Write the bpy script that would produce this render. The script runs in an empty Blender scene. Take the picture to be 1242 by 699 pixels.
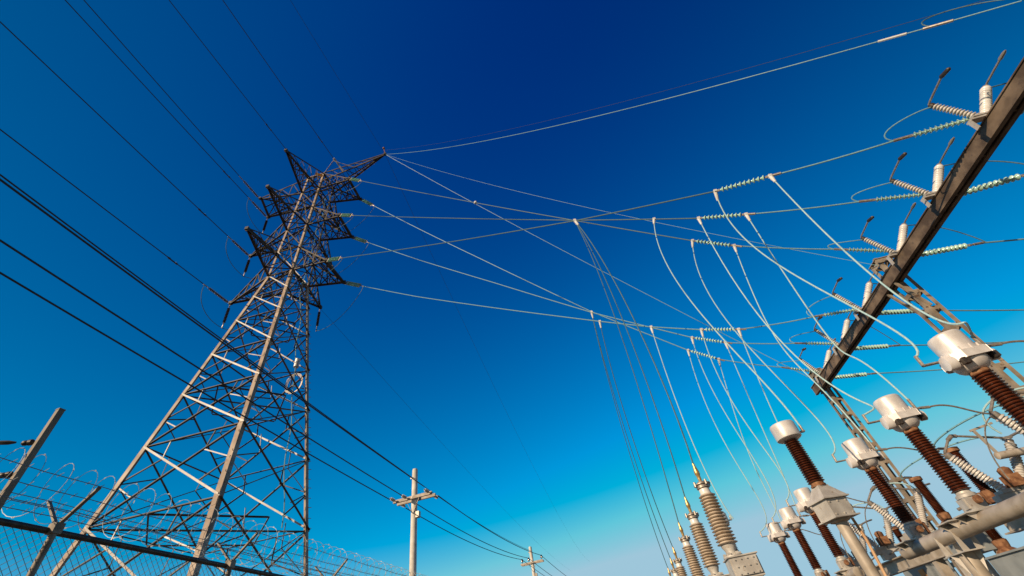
import bpy, bmesh, math, random
from mathutils import Vector, Matrix
random.seed(7)
R = math.radians
scene = bpy.context.scene
col = scene.collection

# ------------------------------------------------------------------ camera
cam_d = bpy.data.cameras.new("camera")
cam = bpy.data.objects.new("camera", cam_d)
col.objects.link(cam)
F_PX, W_PX, H_PX = 505.0, 1242.0, 699.0
ux, uy, uz = (520 - 621), (178 + 349.5), -F_PX          # world up seen from the camera
U = Vector((ux, uy, uz)).normalized()
Yc = (Vector((0, 0, -1)) - U * U.dot(Vector((0, 0, -1)))).normalized()
Xc = Yc.cross(U)
M3 = Matrix((Xc, Yc, U))                                 # camera axes -> world axes
cam.matrix_world = Matrix.Translation((0, 0, 1.6)) @ M3.to_4x4()
cam_d.sensor_fit = 'HORIZONTAL'
cam_d.sensor_width = 36.0
cam_d.lens = 36.0 * F_PX / W_PX
cam_d.clip_start = 0.05
cam_d.clip_end = 20000
scene.camera = cam
scene.render.resolution_x, scene.render.resolution_y = 1024, 576

# ------------------------------------------------------------------ sky and sun
SUN_AZ, SUN_EL = R(-132), R(24)                          # azimuth clockwise from +Y
world = bpy.data.worlds.new("World")
scene.world = world
world.use_nodes = True
nt = world.node_tree
nt.nodes.clear()
sky = nt.nodes.new('ShaderNodeTexSky')
sky.sky_type = 'NISHITA'
sky.sun_disc = False
sky.sun_elevation = SUN_EL
sky.sun_rotation = SUN_AZ
sky.air_density = 1.0
sky.dust_density = 0.3
sky.ozone_density = 2.5
gam = nt.nodes.new('ShaderNodeGamma'); gam.inputs[1].default_value = 1.0
hsv = nt.nodes.new('ShaderNodeHueSaturation')
hsv.inputs['Saturation'].default_value = 1.3
bg = nt.nodes.new('ShaderNodeBackground'); bg.inputs[1].default_value = 0.09
out = nt.nodes.new('ShaderNodeOutputWorld')
nt.links.new(sky.outputs[0], gam.inputs[0])
nt.links.new(gam.outputs[0], hsv.inputs['Color'])
vm = nt.nodes.new('ShaderNodeVectorMath'); vm.operation = 'MULTIPLY_ADD'      # colour grade of the sky as a whole
vm.inputs[1].default_value = (2.7, 1.90, 1.80); vm.inputs[2].default_value = (-2.5, -.84, -.80)
vx = nt.nodes.new('ShaderNodeVectorMath'); vx.operation = 'MAXIMUM'; vx.inputs[1].default_value = (.0, .0, .0)
nt.links.new(hsv.outputs[0], vm.inputs[0]); nt.links.new(vm.outputs[0], vx.inputs[0]); vn = nt.nodes.new('ShaderNodeVectorMath'); vn.operation = 'MINIMUM'; vn.inputs[1].default_value = (3.8, 6.3, 7.8)
gen = nt.nodes.new('ShaderNodeTexCoord'); sep = nt.nodes.new('ShaderNodeSeparateXYZ'); nt.links.new(gen.outputs['Generated'], sep.inputs[0])
def mth(op, a, b_=None):
    n = nt.nodes.new('ShaderNodeMath'); n.operation = op
    for i, x in enumerate((a, b_)):
        if x is None: continue
        if isinstance(x, (int, float)): n.inputs[i].default_value = x
        else: nt.links.new(x, n.inputs[i])
    return n.outputs[0]
hz_ = mth('SQRT', mth('SUBTRACT', 1.0, mth('MINIMUM', mth('MULTIPLY', sep.outputs[2], sep.outputs[2]), 1.0)))
fac = mth('ADD', mth('MULTIPLY', mth('ADD', sep.outputs[1], mth('MULTIPLY', mth('SUBTRACT', 1.0, hz_), .65)), .64), .50)
fac = mth('MAXIMUM', fac, .35)
sc = nt.nodes.new('ShaderNodeVectorMath'); sc.operation = 'SCALE'; nt.links.new(vx.outputs[0], sc.inputs[0]); nt.links.new(fac, sc.inputs['Scale'])
nt.links.new(sc.outputs[0], vn.inputs[0]); nt.links.new(vn.outputs[0], bg.inputs[0])
nt.links.new(bg.outputs[0], out.inputs[0])
sun_d = bpy.data.lights.new("sun", 'SUN')
sun_d.energy = 5.0
sun_d.angle = R(0.5)
sun_d.color = (1.0, 0.79, 0.55)
sun = bpy.data.objects.new("sun", sun_d)
col.objects.link(sun)
sdir = Vector((math.sin(SUN_AZ) * math.cos(SUN_EL), math.cos(SUN_AZ) * math.cos(SUN_EL), math.sin(SUN_EL)))
sun.rotation_euler = sdir.to_track_quat('Z', 'Y').to_euler()
scene.view_settings.view_transform = 'Standard'
scene.view_settings.look = 'None'
scene.view_settings.exposure = 0.0
scene.view_settings.gamma = 1.0
scene.view_settings.use_curve_mapping = False

# ------------------------------------------------------------------ materials
def mat(name, c1, c2=None, rough=0.55, metal=0.0, scale=6.0, detail=6.0, bump=0.0, lo=0.4, hi=0.65, spots=None, trans=0.0, coat=0.0):
    m = bpy.data.materials.new(name); m.use_nodes = True
    n = m.node_tree; b = n.nodes['Principled BSDF']
    b.inputs['Metallic'].default_value = metal
    b.inputs['Roughness'].default_value = rough
    if trans: b.inputs['Transmission Weight'].default_value = trans
    if coat: b.inputs['Coat Weight'].default_value = coat; b.inputs['Coat Roughness'].default_value = 0.12
    geo = n.nodes.new('ShaderNodeTexCoord')
    no = n.nodes.new('ShaderNodeTexNoise'); no.inputs['Scale'].default_value = scale; no.inputs['Detail'].default_value = detail
    n.links.new(geo.outputs['Object'], no.inputs['Vector'])
    rp = n.nodes.new('ShaderNodeValToRGB')
    rp.color_ramp.elements[0].position = lo; rp.color_ramp.elements[0].color = (*c1, 1)
    rp.color_ramp.elements[1].position = hi; rp.color_ramp.elements[1].color = (*(c2 or c1), 1)
    n.links.new(no.outputs['Fac'], rp.inputs[0])
    src = rp.outputs[0]
    if spots:
        n2 = n.nodes.new('ShaderNodeTexNoise'); n2.inputs['Scale'].default_value = scale * 2.7; n2.inputs['Detail'].default_value = 8
        n.links.new(geo.outputs['Object'], n2.inputs['Vector'])
        r2 = n.nodes.new('ShaderNodeValToRGB'); r2.color_ramp.elements[0].position = spots[1]; r2.color_ramp.elements[1].position = spots[1] + 0.08
        n.links.new(n2.outputs['Fac'], r2.inputs[0])
        mx = n.nodes.new('ShaderNodeMixRGB'); mx.inputs[2].default_value = (*spots[0], 1)
        n.links.new(r2.outputs[0], mx.inputs[0]); n.links.new(src, mx.inputs[1])
        src = mx.outputs[0]
    n.links.new(src, b.inputs['Base Color'])
    if bump:
        bp = n.nodes.new('ShaderNodeBump'); bp.inputs['Strength'].default_value = bump; bp.inputs['Distance'].default_value = 0.02
        n.links.new(no.outputs['Fac'], bp.inputs['Height']); n.links.new(bp.outputs[0], b.inputs['Normal'])
    return m

M = dict(
    tower=mat('galvanized_tower_steel', (.25, .16, .095), (.48, .36, .26), .6, .0, 1.3, spots=((.17, .085, .04), .62)),
    steel_lit=mat('galvanized_steel_sunlit', (.36, .32, .28), (.54, .50, .45), .5, .05, 1.7),  # tower steel, paler copy: sunlight put into the colour
    steel_shade=mat('galvanized_steel_shaded', (.04, .029, .02), (.13, .10, .075), .65, .0, 1.5),  # same steel darkened: shade on undersides and unlit faces is in the colour
    beam=mat('weathered_beam_steel', (.085, .055, .034), (.22, .155, .10), .65, .0, 2.2, bump=.1, spots=((.10, .07, .05), .62)),
    column=mat('weathered_column_steel', (.20, .15, .10), (.38, .31, .23), .6, .05, 2.0, spots=((.12, .07, .04), .6)),
    pipe=mat('galvanized_pipe', (.34, .28, .21), (.50, .43, .35), .5, .1, 3.0, spots=((.25, .16, .09), .66)),
    plate=mat('galvanized_plate', (.44, .40, .35), (.60, .56, .50), .5, .2, 4.0, spots=((.28, .18, .10), .65)),
    head=mat('cast_aluminium_head', (.64, .58, .53), (.80, .74, .69), .38, .2, 4.0, spots=((.44, .33, .23), .68)),
    brown=mat('brown_glazed_porcelain', (.058, .014, .006), (.115, .028, .010), .25, 0, 5, coat=.5),
    grey=mat('grey_glazed_porcelain', (.50, .46, .41), (.62, .58, .53), .3, 0, 6, coat=.25, spots=((.34, .28, .22), .66)),
    arrester=mat('tan_grey_porcelain', (.46, .36, .26), (.60, .50, .39), .32, 0, 5, coat=.25, spots=((.26, .17, .10), .62)),
    white=mat('white_porcelain', (.66, .62, .56), (.76, .73, .68), .3, 0, 5, coat=.2),
    glass=mat('green_toughened_glass', (.42, .66, .54), (.58, .78, .68), .14, 0, 4, trans=.15),
    dark_disc=mat('dark_brown_disc_porcelain', (.03, .02, .016), (.05, .035, .03), .3, 0, 5),
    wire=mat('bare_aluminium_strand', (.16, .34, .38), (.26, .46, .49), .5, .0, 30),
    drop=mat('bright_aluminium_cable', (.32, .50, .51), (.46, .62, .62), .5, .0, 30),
    thin=mat('shaded_strand', (.045, .115, .14), (.09, .19, .22), .55, .0, 30),  # dark strand colour with the shade on the wires built in
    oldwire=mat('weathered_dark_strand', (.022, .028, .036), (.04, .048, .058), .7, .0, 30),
    fitting=mat('forged_fitting', (.30, .25, .20), (.45, .40, .34), .45, .5, 20),
    darkfit=mat('dark_forged_fitting', (.045, .036, .03), (.09, .07, .055), .5, .4, 20),
    brass=mat('brass_terminal', (.50, .31, .10), (.65, .45, .20), .35, .6, 20),
    rust=mat('rusty_iron', (.15, .06, .025), (.34, .165, .075), .8, 0, 12, bump=.2),
    polew=mat('weathered_grey_wood', (.60, .54, .46), (.78, .72, .63), .8, 0, 3.5, bump=.15),
    arm=mat('crossarm_wood', (.40, .33, .26), (.56, .48, .40), .8, 0, 5, bump=.15),
    fence=mat('galvanized_fence_tube', (.17, .13, .09), (.30, .24, .18), .6, .1, 8),
    fencewire=mat('fence_wire', (.16, .18, .19), (.31, .34, .35), .5, .1, 20),
    post=mat('painted_post', (.19, .14, .09), (.32, .25, .18), .6, 0, 2.5, spots=((.18, .12, .07), .66)),
    tank=mat('grey_tank_paint', (.24, .26, .26), (.31, .33, .33), .45, 0, 2.5, spots=((.18, .17, .15), .68)),
    orange=mat('orange_paint', (.80, .30, .02), (.85, .36, .04), .5, 0, 6),
    conduit=mat('tan_conduit', (.46, .26, .12), (.58, .36, .19), .55, 0, 6),
    gravel=mat('crushed_gravel', (.075, .062, .048), (.17, .145, .115), .95, 0, 22, bump=.6, lo=.35, hi=.7),
)

# ------------------------------------------------------------------ mesh builder
class MB:
    def __init__(self): self.v = []; self.f = []; self.s = []
    def add(self, vs, fs, smooth=False):
        o = len(self.v); self.v += [tuple(p) for p in vs]
        for f in fs: self.f.append([i + o for i in f]); self.s.append(smooth)
    def box(self, c, size, rot=None):
        c = Vector(c); hx, hy, hz = [d / 2 for d in size]
        vs = [Vector((sx * hx, sy * hy, sz * hz)) for sz in (-1, 1) for sx, sy in ((-1, -1), (1, -1), (1, 1), (-1, 1))]
        if rot is not None: vs = [rot @ p for p in vs]
        self.add([c + p for p in vs], [(3, 2, 1, 0), (4, 5, 6, 7), (0, 1, 5, 4), (1, 2, 6, 5), (2, 3, 7, 6), (3, 0, 4, 7)])
    def bar(self, p, q, w, h, up=(0, 0, 1)):
        p, q, up = Vector(p), Vector(q), Vector(up); d = (q - p).normalized()
        x = d.cross(up)
        if x.length < 1e-4: x = d.cross(Vector((1, 0, 0)))
        x.normalize(); y = x.cross(d)
        cs = [(-w / 2, -h / 2), (w / 2, -h / 2), (w / 2, h / 2), (-w / 2, h / 2)]
        vs = [e + x * a + y * b for e in (p, q) for a, b in cs]
        self.add(vs, [(0, 1, 2, 3), (7, 6, 5, 4), (4, 5, 1, 0), (5, 6, 2, 1), (6, 7, 3, 2), (7, 4, 0, 3)])
    def angle(self, p, q, w, t, d1, d2, w2=None):
        """rolled steel angle: heel on the line p-q, one flange towards d1, the other towards d2"""
        p, q = Vector(p), Vector(q); d = (q - p).normalized()
        d1 = Vector(d1); d1 = (d1 - d * d.dot(d1)).normalized()
        d2 = Vector(d2); d2 = (d2 - d * d.dot(d2)).normalized()
        o = -(d1 + d2).normalized() * 0.001
        w2 = w2 or w
        prof = [o, o + d1 * w, o + d1 * w + d2 * t, o + d1 * t + d2 * t, o + d1 * t + d2 * w2, o + d2 * w2]
        vs = [e + c for e in (p, q) for c in prof]
        fs = [(i, (i + 1) % 6, 6 + (i + 1) % 6, 6 + i) for i in range(6)]
        fs += [(0, 3, 2, 1), (0, 5, 4, 3), (6, 7, 8, 9), (6, 9, 10, 11)]
        if d.dot(d1.cross(d2)) < 0: fs = [f[::-1] for f in fs]
        self.add(vs, fs)
    def tube(self, pts, r, n=6, caps=True):
        pts = [Vector(p) for p in pts]; k = len(pts)
        rs = r if isinstance(r, (list, tuple)) else [r] * k
        t0 = (pts[1] - pts[0]).normalized()
        x = t0.cross(Vector((0, 0, 1)))
        if x.length < 1e-3: x = t0.cross(Vector((1, 0, 0)))
        x.normalize(); vs = []
        for i, p in enumerate(pts):
            t = (pts[min(i + 1, k - 1)] - pts[max(i - 1, 0)]).normalized()
            x = (x - t * t.dot(x)).normalized(); y = t.cross(x)
            for j in range(n):
                a = 2 * math.pi * j / n
                vs.append(p + (x * math.cos(a) + y * math.sin(a)) * rs[i])
        fs = [(i * n + j, i * n + (j + 1) % n, (i + 1) * n + (j + 1) % n, (i + 1) * n + j) for i in range(k - 1) for j in range(n)]
        self.add(vs, fs, True)
        if caps:
            self.add([vs[j] for j in range(n)], [tuple(range(n - 1, -1, -1))])
            self.add([vs[(k - 1) * n + j] for j in range(n)], [tuple(range(n))])
    def lathe(self, prof, base=(0, 0, 0), axis=(0, 0, 1), n=24):
        """prof: (radius, distance along the axis)"""
        base, ax = Vector(base), Vector(axis).normalized()
        x = ax.cross(Vector((0, 1, 0)))
        if x.length < 1e-3: x = ax.cross(Vector((1, 0, 0)))
        x.normalize(); y = ax.cross(x); vs = []; k = len(prof)
        for r, z in prof:
            for j in range(n):
                a = 2 * math.pi * j / n
                vs.append(base + ax * z + (x * math.cos(a) + y * math.sin(a)) * max(r, 1e-4))
        fs = [(i * n + j, i * n + (j + 1) % n, (i + 1) * n + (j + 1) % n, (i + 1) * n + j) for i in range(k - 1) for j in range(n)]
        fs += [tuple(range(n - 1, -1, -1)), tuple((k - 1) * n + j for j in range(n))]
        self.add(vs, fs, True)
    def prism(self, poly, off, thick):
        """flat plate: polygon (list of Vectors) pushed along off by thick"""
        poly = [Vector(p) for p in poly]; o = Vector(off).normalized() * thick; n = len(poly)
        vs = poly + [p + o for p in poly]
        fs = [tuple(range(n - 1, -1, -1)), tuple(range(n, 2 * n))] + [(i, (i + 1) % n, n + (i + 1) % n, n + i) for i in range(n)]
        self.add(vs, fs)
    def mesh(self, name, m, sharp=38):
        me = bpy.data.meshes.new(name); me.from_pydata(self.v, [], self.f)
        me.materials.append(M[m] if isinstance(m, str) else m)
        me.polygons.foreach_set('use_smooth', self.s)
        b = bmesh.new(); b.from_mesh(me); bmesh.ops.recalc_face_normals(b, faces=b.faces); b.to_mesh(me); b.free()
        me.set_sharp_from_angle(angle=R(sharp)); me.update()
        return me
    def build(self, name, m, parent=None, label=None, sharp=38):
        o = bpy.data.objects.new(name, self.mesh(name, m, sharp)); col.objects.link(o)
        if parent: o.parent = parent
        if label: o['label'] = label
        return o

def thing(name, label, cat, loc=(0, 0, 0), rz=0.0, group=None):
    o = bpy.data.objects.new(name, None); col.objects.link(o)
    o.empty_display_size = 0.2
    o.location = loc; o.rotation_euler = (0, 0, rz)
    tag(o, label, cat, group); return o
def tag(o, label, cat, group=None):
    o['label'] = label; o['category'] = cat
    if group: o['group'] = group
    return o
def dup(root, loc, label, rz=None, rot=None):
    def cp(o, parent):
        c = o.copy(); col.objects.link(c); c.parent = parent
        for ch in o.children: cp(ch, c)
        return c
    r = cp(root, None); r.location = loc; r['label'] = label
    if rz is not None: r.rotation_euler = (0, 0, rz)
    if rot is not None: r.rotation_euler = rot
    return r

# substation grid: s runs along the rows of equipment, t across them
TA = math.atan2(.105, .9945)
A_ = Vector((math.sin(TA), math.cos(TA), 0)); B_ = Vector((math.cos(TA), -math.sin(TA), 0))
RZ = -TA
def G(s, t, z=0.0): return A_ * s + B_ * t + Vector((0, 0, z))

def sag_line(p, q, sag, n=24):
    p, q = Vector(p), Vector(q)
    return [p.lerp(q, i / n) - Vector((0, 0, 4 * sag * (i / n) * (1 - i / n))) for i in range(n + 1)]
def bez(p0, p1, p2, p3, n=22):
    p0, p1, p2, p3 = map(Vector, (p0, p1, p2, p3)); r = []
    for i in range(n + 1):
        t = i / n; u = 1 - t
        r.append(p0 * u ** 3 + p1 * 3 * u * u * t + p2 * 3 * u * t * t + p3 * t ** 3)
    return r
def cable(name, pts, r, m, label, cat, group=None, n=6):
    b = MB(); b.tube(pts, r, n); o = b.build(name, m); tag(o, label, cat, group); return o

def sheds(L, n, core, shed, z0=0.0, taper=0.0, alt=1.0):
    """porcelain profile of n rain sheds over a length L"""
    pr = [(core, z0)]; p = L / n
    for i in range(n):
        k = 1 + taper * (1 - 2 * (i + .5) / n); sh = shed * k * (alt if i % 2 else 1); co = core * k; z = z0 + i * p
        pr += [(co, z + p * .22), (sh * .97, z + p * .36), (sh, z + p * .46), (sh * .95, z + p * .56), (co * 1.05, z + p * .86)]
    pr.append((core, z0 + L)); return pr

# ------------------------------------------------------------------ ground
g = MB()
S = 4500; N = 1
g.add([(-S, -S, 0), (S, -S, 0), (S, S, 0), (-S, S, 0)], [(0, 1, 2, 3)])
go = g.build('ground', 'gravel'); go['kind'] = 'structure'

# ------------------------------------------------------------------ transmission tower
TC = Vector((-16.33, 20.23, 0))
ua = R(-38.9)
tu = Vector((math.sin(ua), math.cos(ua), 0)); tr = Vector((tu.y, -tu.x, 0))
tower = thing('transmission_tower', 'tall galvanized lattice steel transmission tower with stacked crossarms on both sides', 'tower', TC)
CD = {'left': -tr, 'front': -tu, 'right': tr, 'back': tu}
RING = ['left', 'front', 'right', 'back']
def hd(z):
    if z < 25.6: return 6.1 + (1.42 - 6.1) * z / 25.6
    return 1.42 + (1.22 - 1.42) * (z - 25.6) / 13.9
def corner(k, z): return CD[k] * hd(z) + Vector((0, 0, z))
ZT = 39.3
def face_normal(i): return (CD[RING[i]] + CD[RING[(i + 1) % 4]]).normalized()
for i, k in enumerate(RING):
    b = MB()
    nx, pv = RING[(i + 1) % 4], RING[i - 1]
    d1, d2 = (CD[nx] - CD[k]), (CD[pv] - CD[k])
    for z0, z1, w in ((0.15, 12.5, .25), (12.5, 25.6, .22), (25.6, ZT, .17)):
        b.angle(corner(k, z0), corner(k, z1), w, .03, d1, d2)
    for zs in (8.9, 15.5, 21.1, 25.6, 31.0):                       # bolted splice plates
        c = corner(k, zs)
        for dd in (d1, d2):
            dd = dd.normalized(); p, q = corner(k, zs - .35) , corner(k, zs + .35)
            b.bar(p + dd * .10, q + dd * .10, .18, .02, up=dd.cross(Vector((0, 0, 1))))
    if k in ('front', 'right'):                                    # step bolts
        for j in range(70):
            c = corner(k, 3 + j * .5); dd = (d1 if j % 2 else d2).normalized()
            b.bar(c + dd * .06, c + dd * .06 + CD[k] * .18, .025, .025)
    leg = b.build('leg', 'tower', tower)
    fb = MB(); fb.lathe([(.55, -.4), (.55, .3), (.5, .35), (.1, .36)], CD[k] * 6.1, n=20)
    fb.build('footing', 'gravel', leg)
LEV = [0.3, 4.7, 8.9, 12.5, 15.5, 18.3, 21.1, 23.4, 25.6, 28.3, 31.07, 33.9, 36.64, 39.1]
Z3 = (25.6, 31.07, 36.64)
top_frame = MB(); redundant = []
UP = Vector((0, 0, 1))
for i in range(4):
    k0, k1 = RING[i], RING[(i + 1) % 4]; n = face_normal(i)
    for j in range(len(LEV) - 1):
        za, zb = LEV[j], LEV[j + 1]
        a0, a1, b0, b1 = corner(k0, za), corner(k1, za), corner(k0, zb), corner(k1, zb)
        w = .112 if zb < 20 else (.095 if zb < 26 else .085)
        ins = -n * .03
        d1 = top_frame if j == len(LEV) - 2 else MB()
        if i == 2: d1.angle(a0 + ins, b1 + ins, w * .8, .014, UP, n, w * .4)
        else: d1.angle(a0 + ins, b1 + ins, w, .014, -n, UP, w * .4)
        if d1 is not top_frame: d1.build('diagonal_brace', 'steel_lit' if i == 2 and zb < 30 else 'steel_shade', tower); d1 = MB()  # pale copy on the face whose inner side catches the sun
        if i == 0: d1.angle(a1 + n * .005, b0 + n * .005, w * .8, .014, UP, -n, w * .4)
        else: d1.angle(a1 + n * .005, b0 + n * .005, w, .014, n, UP, w * .4)
        if d1 is not top_frame: d1.build('diagonal_brace', 'steel_lit' if i == 0 and zb < 30 else 'steel_shade', tower)  # sunlit tone for one diagonal of the left-front face, shaded tone elsewhere
        if i == 1 and zb < 25: pass                                # no horizontals on this face below the waist
        else: hz = MB(); hz.angle(b0 - n * .035, b1 - n * .035, w * 1.1, .016, -n, UP, w * .4); hz.build('horizontal_strut', 'steel_shade', tower)
        if zb < 26:                                                # redundant members
            for lo_, hi_, ks in ((a0, b0, k0), (a1, b1, k1)):
                m_ = corner(ks, (za + zb) / 2)
                ql = lo_.lerp(b1 if ks == k0 else b0, .27); qh = hi_.lerp(a1 if ks == k0 else a0, .27)
                for q in (ql, qh): redundant.append((i, zb, m_ - n * .07, q - n * .07, .055, -n, (b0 - b1)))
                redundant.append((i, zb, qh - n * .08, hi_.lerp((b0 + b1) / 2, .55) - n * .08, .048, -n, (b0 - b1)))
redundant.sort(key=lambda r: (r[0] in (2, 3), r[1]))                # the two faces towards the viewer first, low panels first
rest = MB()
for j, (i, zb, p, q, w, d1, d2) in enumerate(redundant):
    m_ = MB() if j < 100 else rest
    m_.angle(p, q, w, .01, d1, d2)
    if j < 100: m_.build('redundant_brace', 'steel_shade' if j % 2 else 'steel_lit', tower)  # alternates the sunlit and shaded tones
ro = rest.build('redundant_bracing', 'steel_shade', tower); ro['kind'] = 'stuff'
for z in (8.9, 15.5, 21.1) + tuple(LEV[8:]):                       # plan bracing inside the body, one frame per level
    pb = MB(); w = .09 if z < 25 else .075; dz = lambda v: Vector((0, 0, v))
    pb.angle(corner('left', z), corner('right', z), w, .012, tu, (0, 0, -1))
    pb.angle(corner('front', z) - dz(.03), corner('back', z) - dz(.03), w, .012, tr, (0, 0, -1))
    for i in range(4):
        m0 = (corner(RING[i], z) + corner(RING[(i + 1) % 4], z)) / 2; m1 = (corner(RING[i - 1], z) + corner(RING[i], z)) / 2
        pb.angle(m0 - dz(.05), m1 - dz(.05), w * .8, .01, (m0 - m1).cross(UP), (0, 0, -1))
    pb.build('plan_frame', 'steel_shade', tower)

def arm(tip, i, z, rise=2.5, web=4, ties=True):
    """pyramid arm from the two corners of face i to a tip"""
    k0, k1 = RING[i], RING[(i + 1) % 4]
    b = MB(); T = Vector(tip); c0, c1 = corner(k0, z), corner(k1, z); u0, u1 = corner(k0, z + rise), corner(k1, z + rise)
    side = (c1 - c0).normalized(); D = Vector((0, 0, -1))
    b.angle(c0, T - side * .05, .16, .016, side, D, .09); b.angle(c1, T + side * .05, .16, .016, -side, D, .09)
    b.angle(u0, T - side * .04 + Vector((0, 0, .12)), .13, .014, side, D, .08); b.angle(u1, T + side * .04 + Vector((0, 0, .12)), .13, .014, -side, D, .08)
    for j in range(1, web + 1):
        f = j / (web + 1.0); g_ = (j - .5) / (web + 1.0)
        l, r_ = c0.lerp(T, f), c1.lerp(T, f); ul, ur = u0.lerp(T, f), u1.lerp(T, f)
        l2, r2 = c0.lerp(T, g_ - .5 / (web + 1)), c1.lerp(T, g_ - .5 / (web + 1))
        b.angle(l, r_, .065, .009, (T - c0), D)
        b.angle(l if j % 2 else r_, r2 if j % 2 else l2, .06, .009, side, D)
        b.angle(l, ul, .06, .009, side, (T - c0)); b.angle(r_, ur, .06, .009, -side, (T - c0))
        b.angle(l2, ul, .055, .009, side, (T - c0)); b.angle(r2, ur, .055, .009, -side, (T - c0))
    b.box(T + Vector((0, 0, .02)), (.22, .22, .26))
    b.bar(T + Vector((0, 0, -.02)), T + Vector((0, 0, -.2)), .05, .12)
    return b.build('cross_arm', 'steel_shade', tower)
def wide_arm(ta, tb, i, z, rise=2.5):
    """arm with two tips joined by an end beam"""
    k0, k1 = RING[i], RING[(i + 1) % 4]; D = Vector((0, 0, -1))
    b = MB(); TA_, TB_ = Vector(ta), Vector(tb); c0, c1 = corner(k0, z), corner(k1, z); u0, u1 = corner(k0, z + rise), corner(k1, z + rise)
    side = (TB_ - TA_).normalized()
    b.angle(c0, TA_, .16, .016, side, D, .1); b.angle(c1, TB_, .16, .016, -side, D, .1)
    b.angle(u0, TA_ + Vector((0, 0, .1)), .11, .014, side, D); b.angle(u1, TB_ + Vector((0, 0, .1)), .11, .014, -side, D)
    b.angle(TA_ - side * .1, TB_ + side * .1, .22, .016, (c0 - TA_), (0, 0, 1), .12)
    b.angle(c0, TB_, .08, .01, side, D); b.angle(c1.lerp(TB_, .5), TA_, .08, .01, side, D)
    m = (TA_ + TB_) / 2
    b.angle(u0.lerp(u1, .5), m + Vector((0, 0, .1)), .08, .01, side, D)
    for f in (.3, .55, .78):
        l, r_ = c0.lerp(TA_, f), c1.lerp(TB_, f); ul, ur = u0.lerp(TA_, f), u1.lerp(TB_, f)
        b.angle(l, r_, .065, .009, (TA_ - c0), D); b.angle(ul, ur, .06, .009, (TA_ - c0), D)
        b.angle(l, ul, .06, .009, side, (TA_ - c0)); b.angle(r_, ur, .06, .009, -side, (TA_ - c0))
        b.angle(c0.lerp(TA_, f - .25), ul, .055, .009, side, (TA_ - c0)); b.angle(c1.lerp(TB_, f - .25), ur, .055, .009, -side, (TA_ - c0))
    for T in (TA_, TB_):
        b.box(T + Vector((0, 0, .03)), (.2, .2, .24))
    return b.build('cross_arm', 'steel_shade', tower)
FRr = [(3.47, -1.29), (3.63, -1.29), (3.70, -1.25)]; NRr = [(3.76, 1.16), (3.73, 1.12), (3.85, 1.04)]
L1r = [(-5.08, 1.05), (-5.17, 1.06), (-5.17, 1.08)]; L2r = [(-.10, -5.08), (-.31, -4.86), (-.25, -4.86)]
for j, z in enumerate(Z3):
    wide_arm((*FRr[j], z), (*NRr[j], z), 1, z)                     # front-right face: towards the substation
    arm((*L2r[j], z), 0, z)                                        # left-front face: towards the viewer
    arm((.85 - .2 * j, 3.9 if j else 3.29, z), 2, z)               # right-back face
    if j < 2: arm((*L1r[j], z), 3, z)
wide_arm((*L1r[2], Z3[2]), (-4.72, -.99, Z3[2]), 3, Z3[2])
# shield-wire arm
TOPT = Vector((6.74, -1.27, 40.0))
b = MB(); D = Vector((0, 0, -1)); side = Vector((0, 1, 0))
c0, c1, u0, u1 = corner('front', 37.9), corner('right', 37.9), corner('front', ZT), corner('right', ZT)
b.angle(c0, TOPT, .13, .014, side, D); b.angle(c1, TOPT + Vector((0, .08, 0)), .13, .014, -side, D)
b.angle(u0, TOPT + Vector((0, 0, .15)), .10, .014, side, D); b.angle(u1, TOPT + Vector((0, .08, .15)), .10, .014, -side, D)
for j in range(1, 8):
    f = j / 8.0; g0 = (j - 1) / 8.0
    l, r_, ul, ur = c0.lerp(TOPT, f), c1.lerp(TOPT, f), u0.lerp(TOPT, f), u1.lerp(TOPT, f)
    b.angle(l, r_, .06, .009, side, D); b.angle(c0.lerp(TOPT, g0), r_, .06, .009, side, D)
    b.angle(l, u0.lerp(TOPT, g0), .06, .009, side, D); b.angle(r_, u1.lerp(TOPT, g0), .06, .009, side, D)
    b.angle(l, ul, .05, .009, side, D); b.angle(ul, ur, .05, .009, side, D)
b.box(TOPT + Vector((0, .03, .05)), (.2, .22, .3))
b.build('shield_wire_arm', 'steel_shade', tower)
b = MB(); MS = Vector((2.13, -1.98, 39.5)); mb_ = c0.lerp(TOPT, .32)
b.angle(mb_, MS, .12, .014, side, (1, 0, 0)); b.angle(c0.lerp(TOPT, .5), MS - Vector((0, 0, .3)), .07, .01, side, D)
b.angle(u0, MS - Vector((0, 0, .15)), .07, .01, side, D); b.box(MS, (.12, .12, .2))
b.build('shield_wire_post', 'steel_lit', tower)
b = MB()
b.lathe([(.035, 0), (.035, .8), (.11, .84), (.11, 1.0), (.05, 1.05)], TOPT + Vector((0, 0, .1)), (-.18, -.1, 1), 10)
b.build('arm_horn', 'rust', tower)
b = MB()                                                           # peak frame
for i in range(4):
    k0, k1 = RING[i], RING[(i + 1) % 4]
    b.angle(corner(k0, ZT), corner(k1, ZT), .1, .012, -face_normal(i), D)
pk = Vector((-.3, .2, 40.6))
for k in RING: b.angle(corner(k, ZT), pk, .09, .012, -CD[k], D)
b.build('peak', 'tower', tower)
top_frame.build('top_frame', 'steel_shade', tower)
b = MB(); cpl = corner('front', 38.4) - tu * .12 - tr * .35
b.bar(cpl + tr * -.3, cpl + tr * .3, .02, .38)
b.build('marker_plate', 'orange', tower)
b = MB(); cr = corner('right', 17.6)                                # splice box, spare loops and down-lead
b.lathe([(.02, 0), (.16, .02), (.16, .62), (.02, .64)], cr + Vector((-.62, -.75, .7)), (0, 0, 1), 14)
b.build('splice_box', 'head', tower)
b = MB(); cc = cr + Vector((-.5, -.62, -.5))
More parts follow.
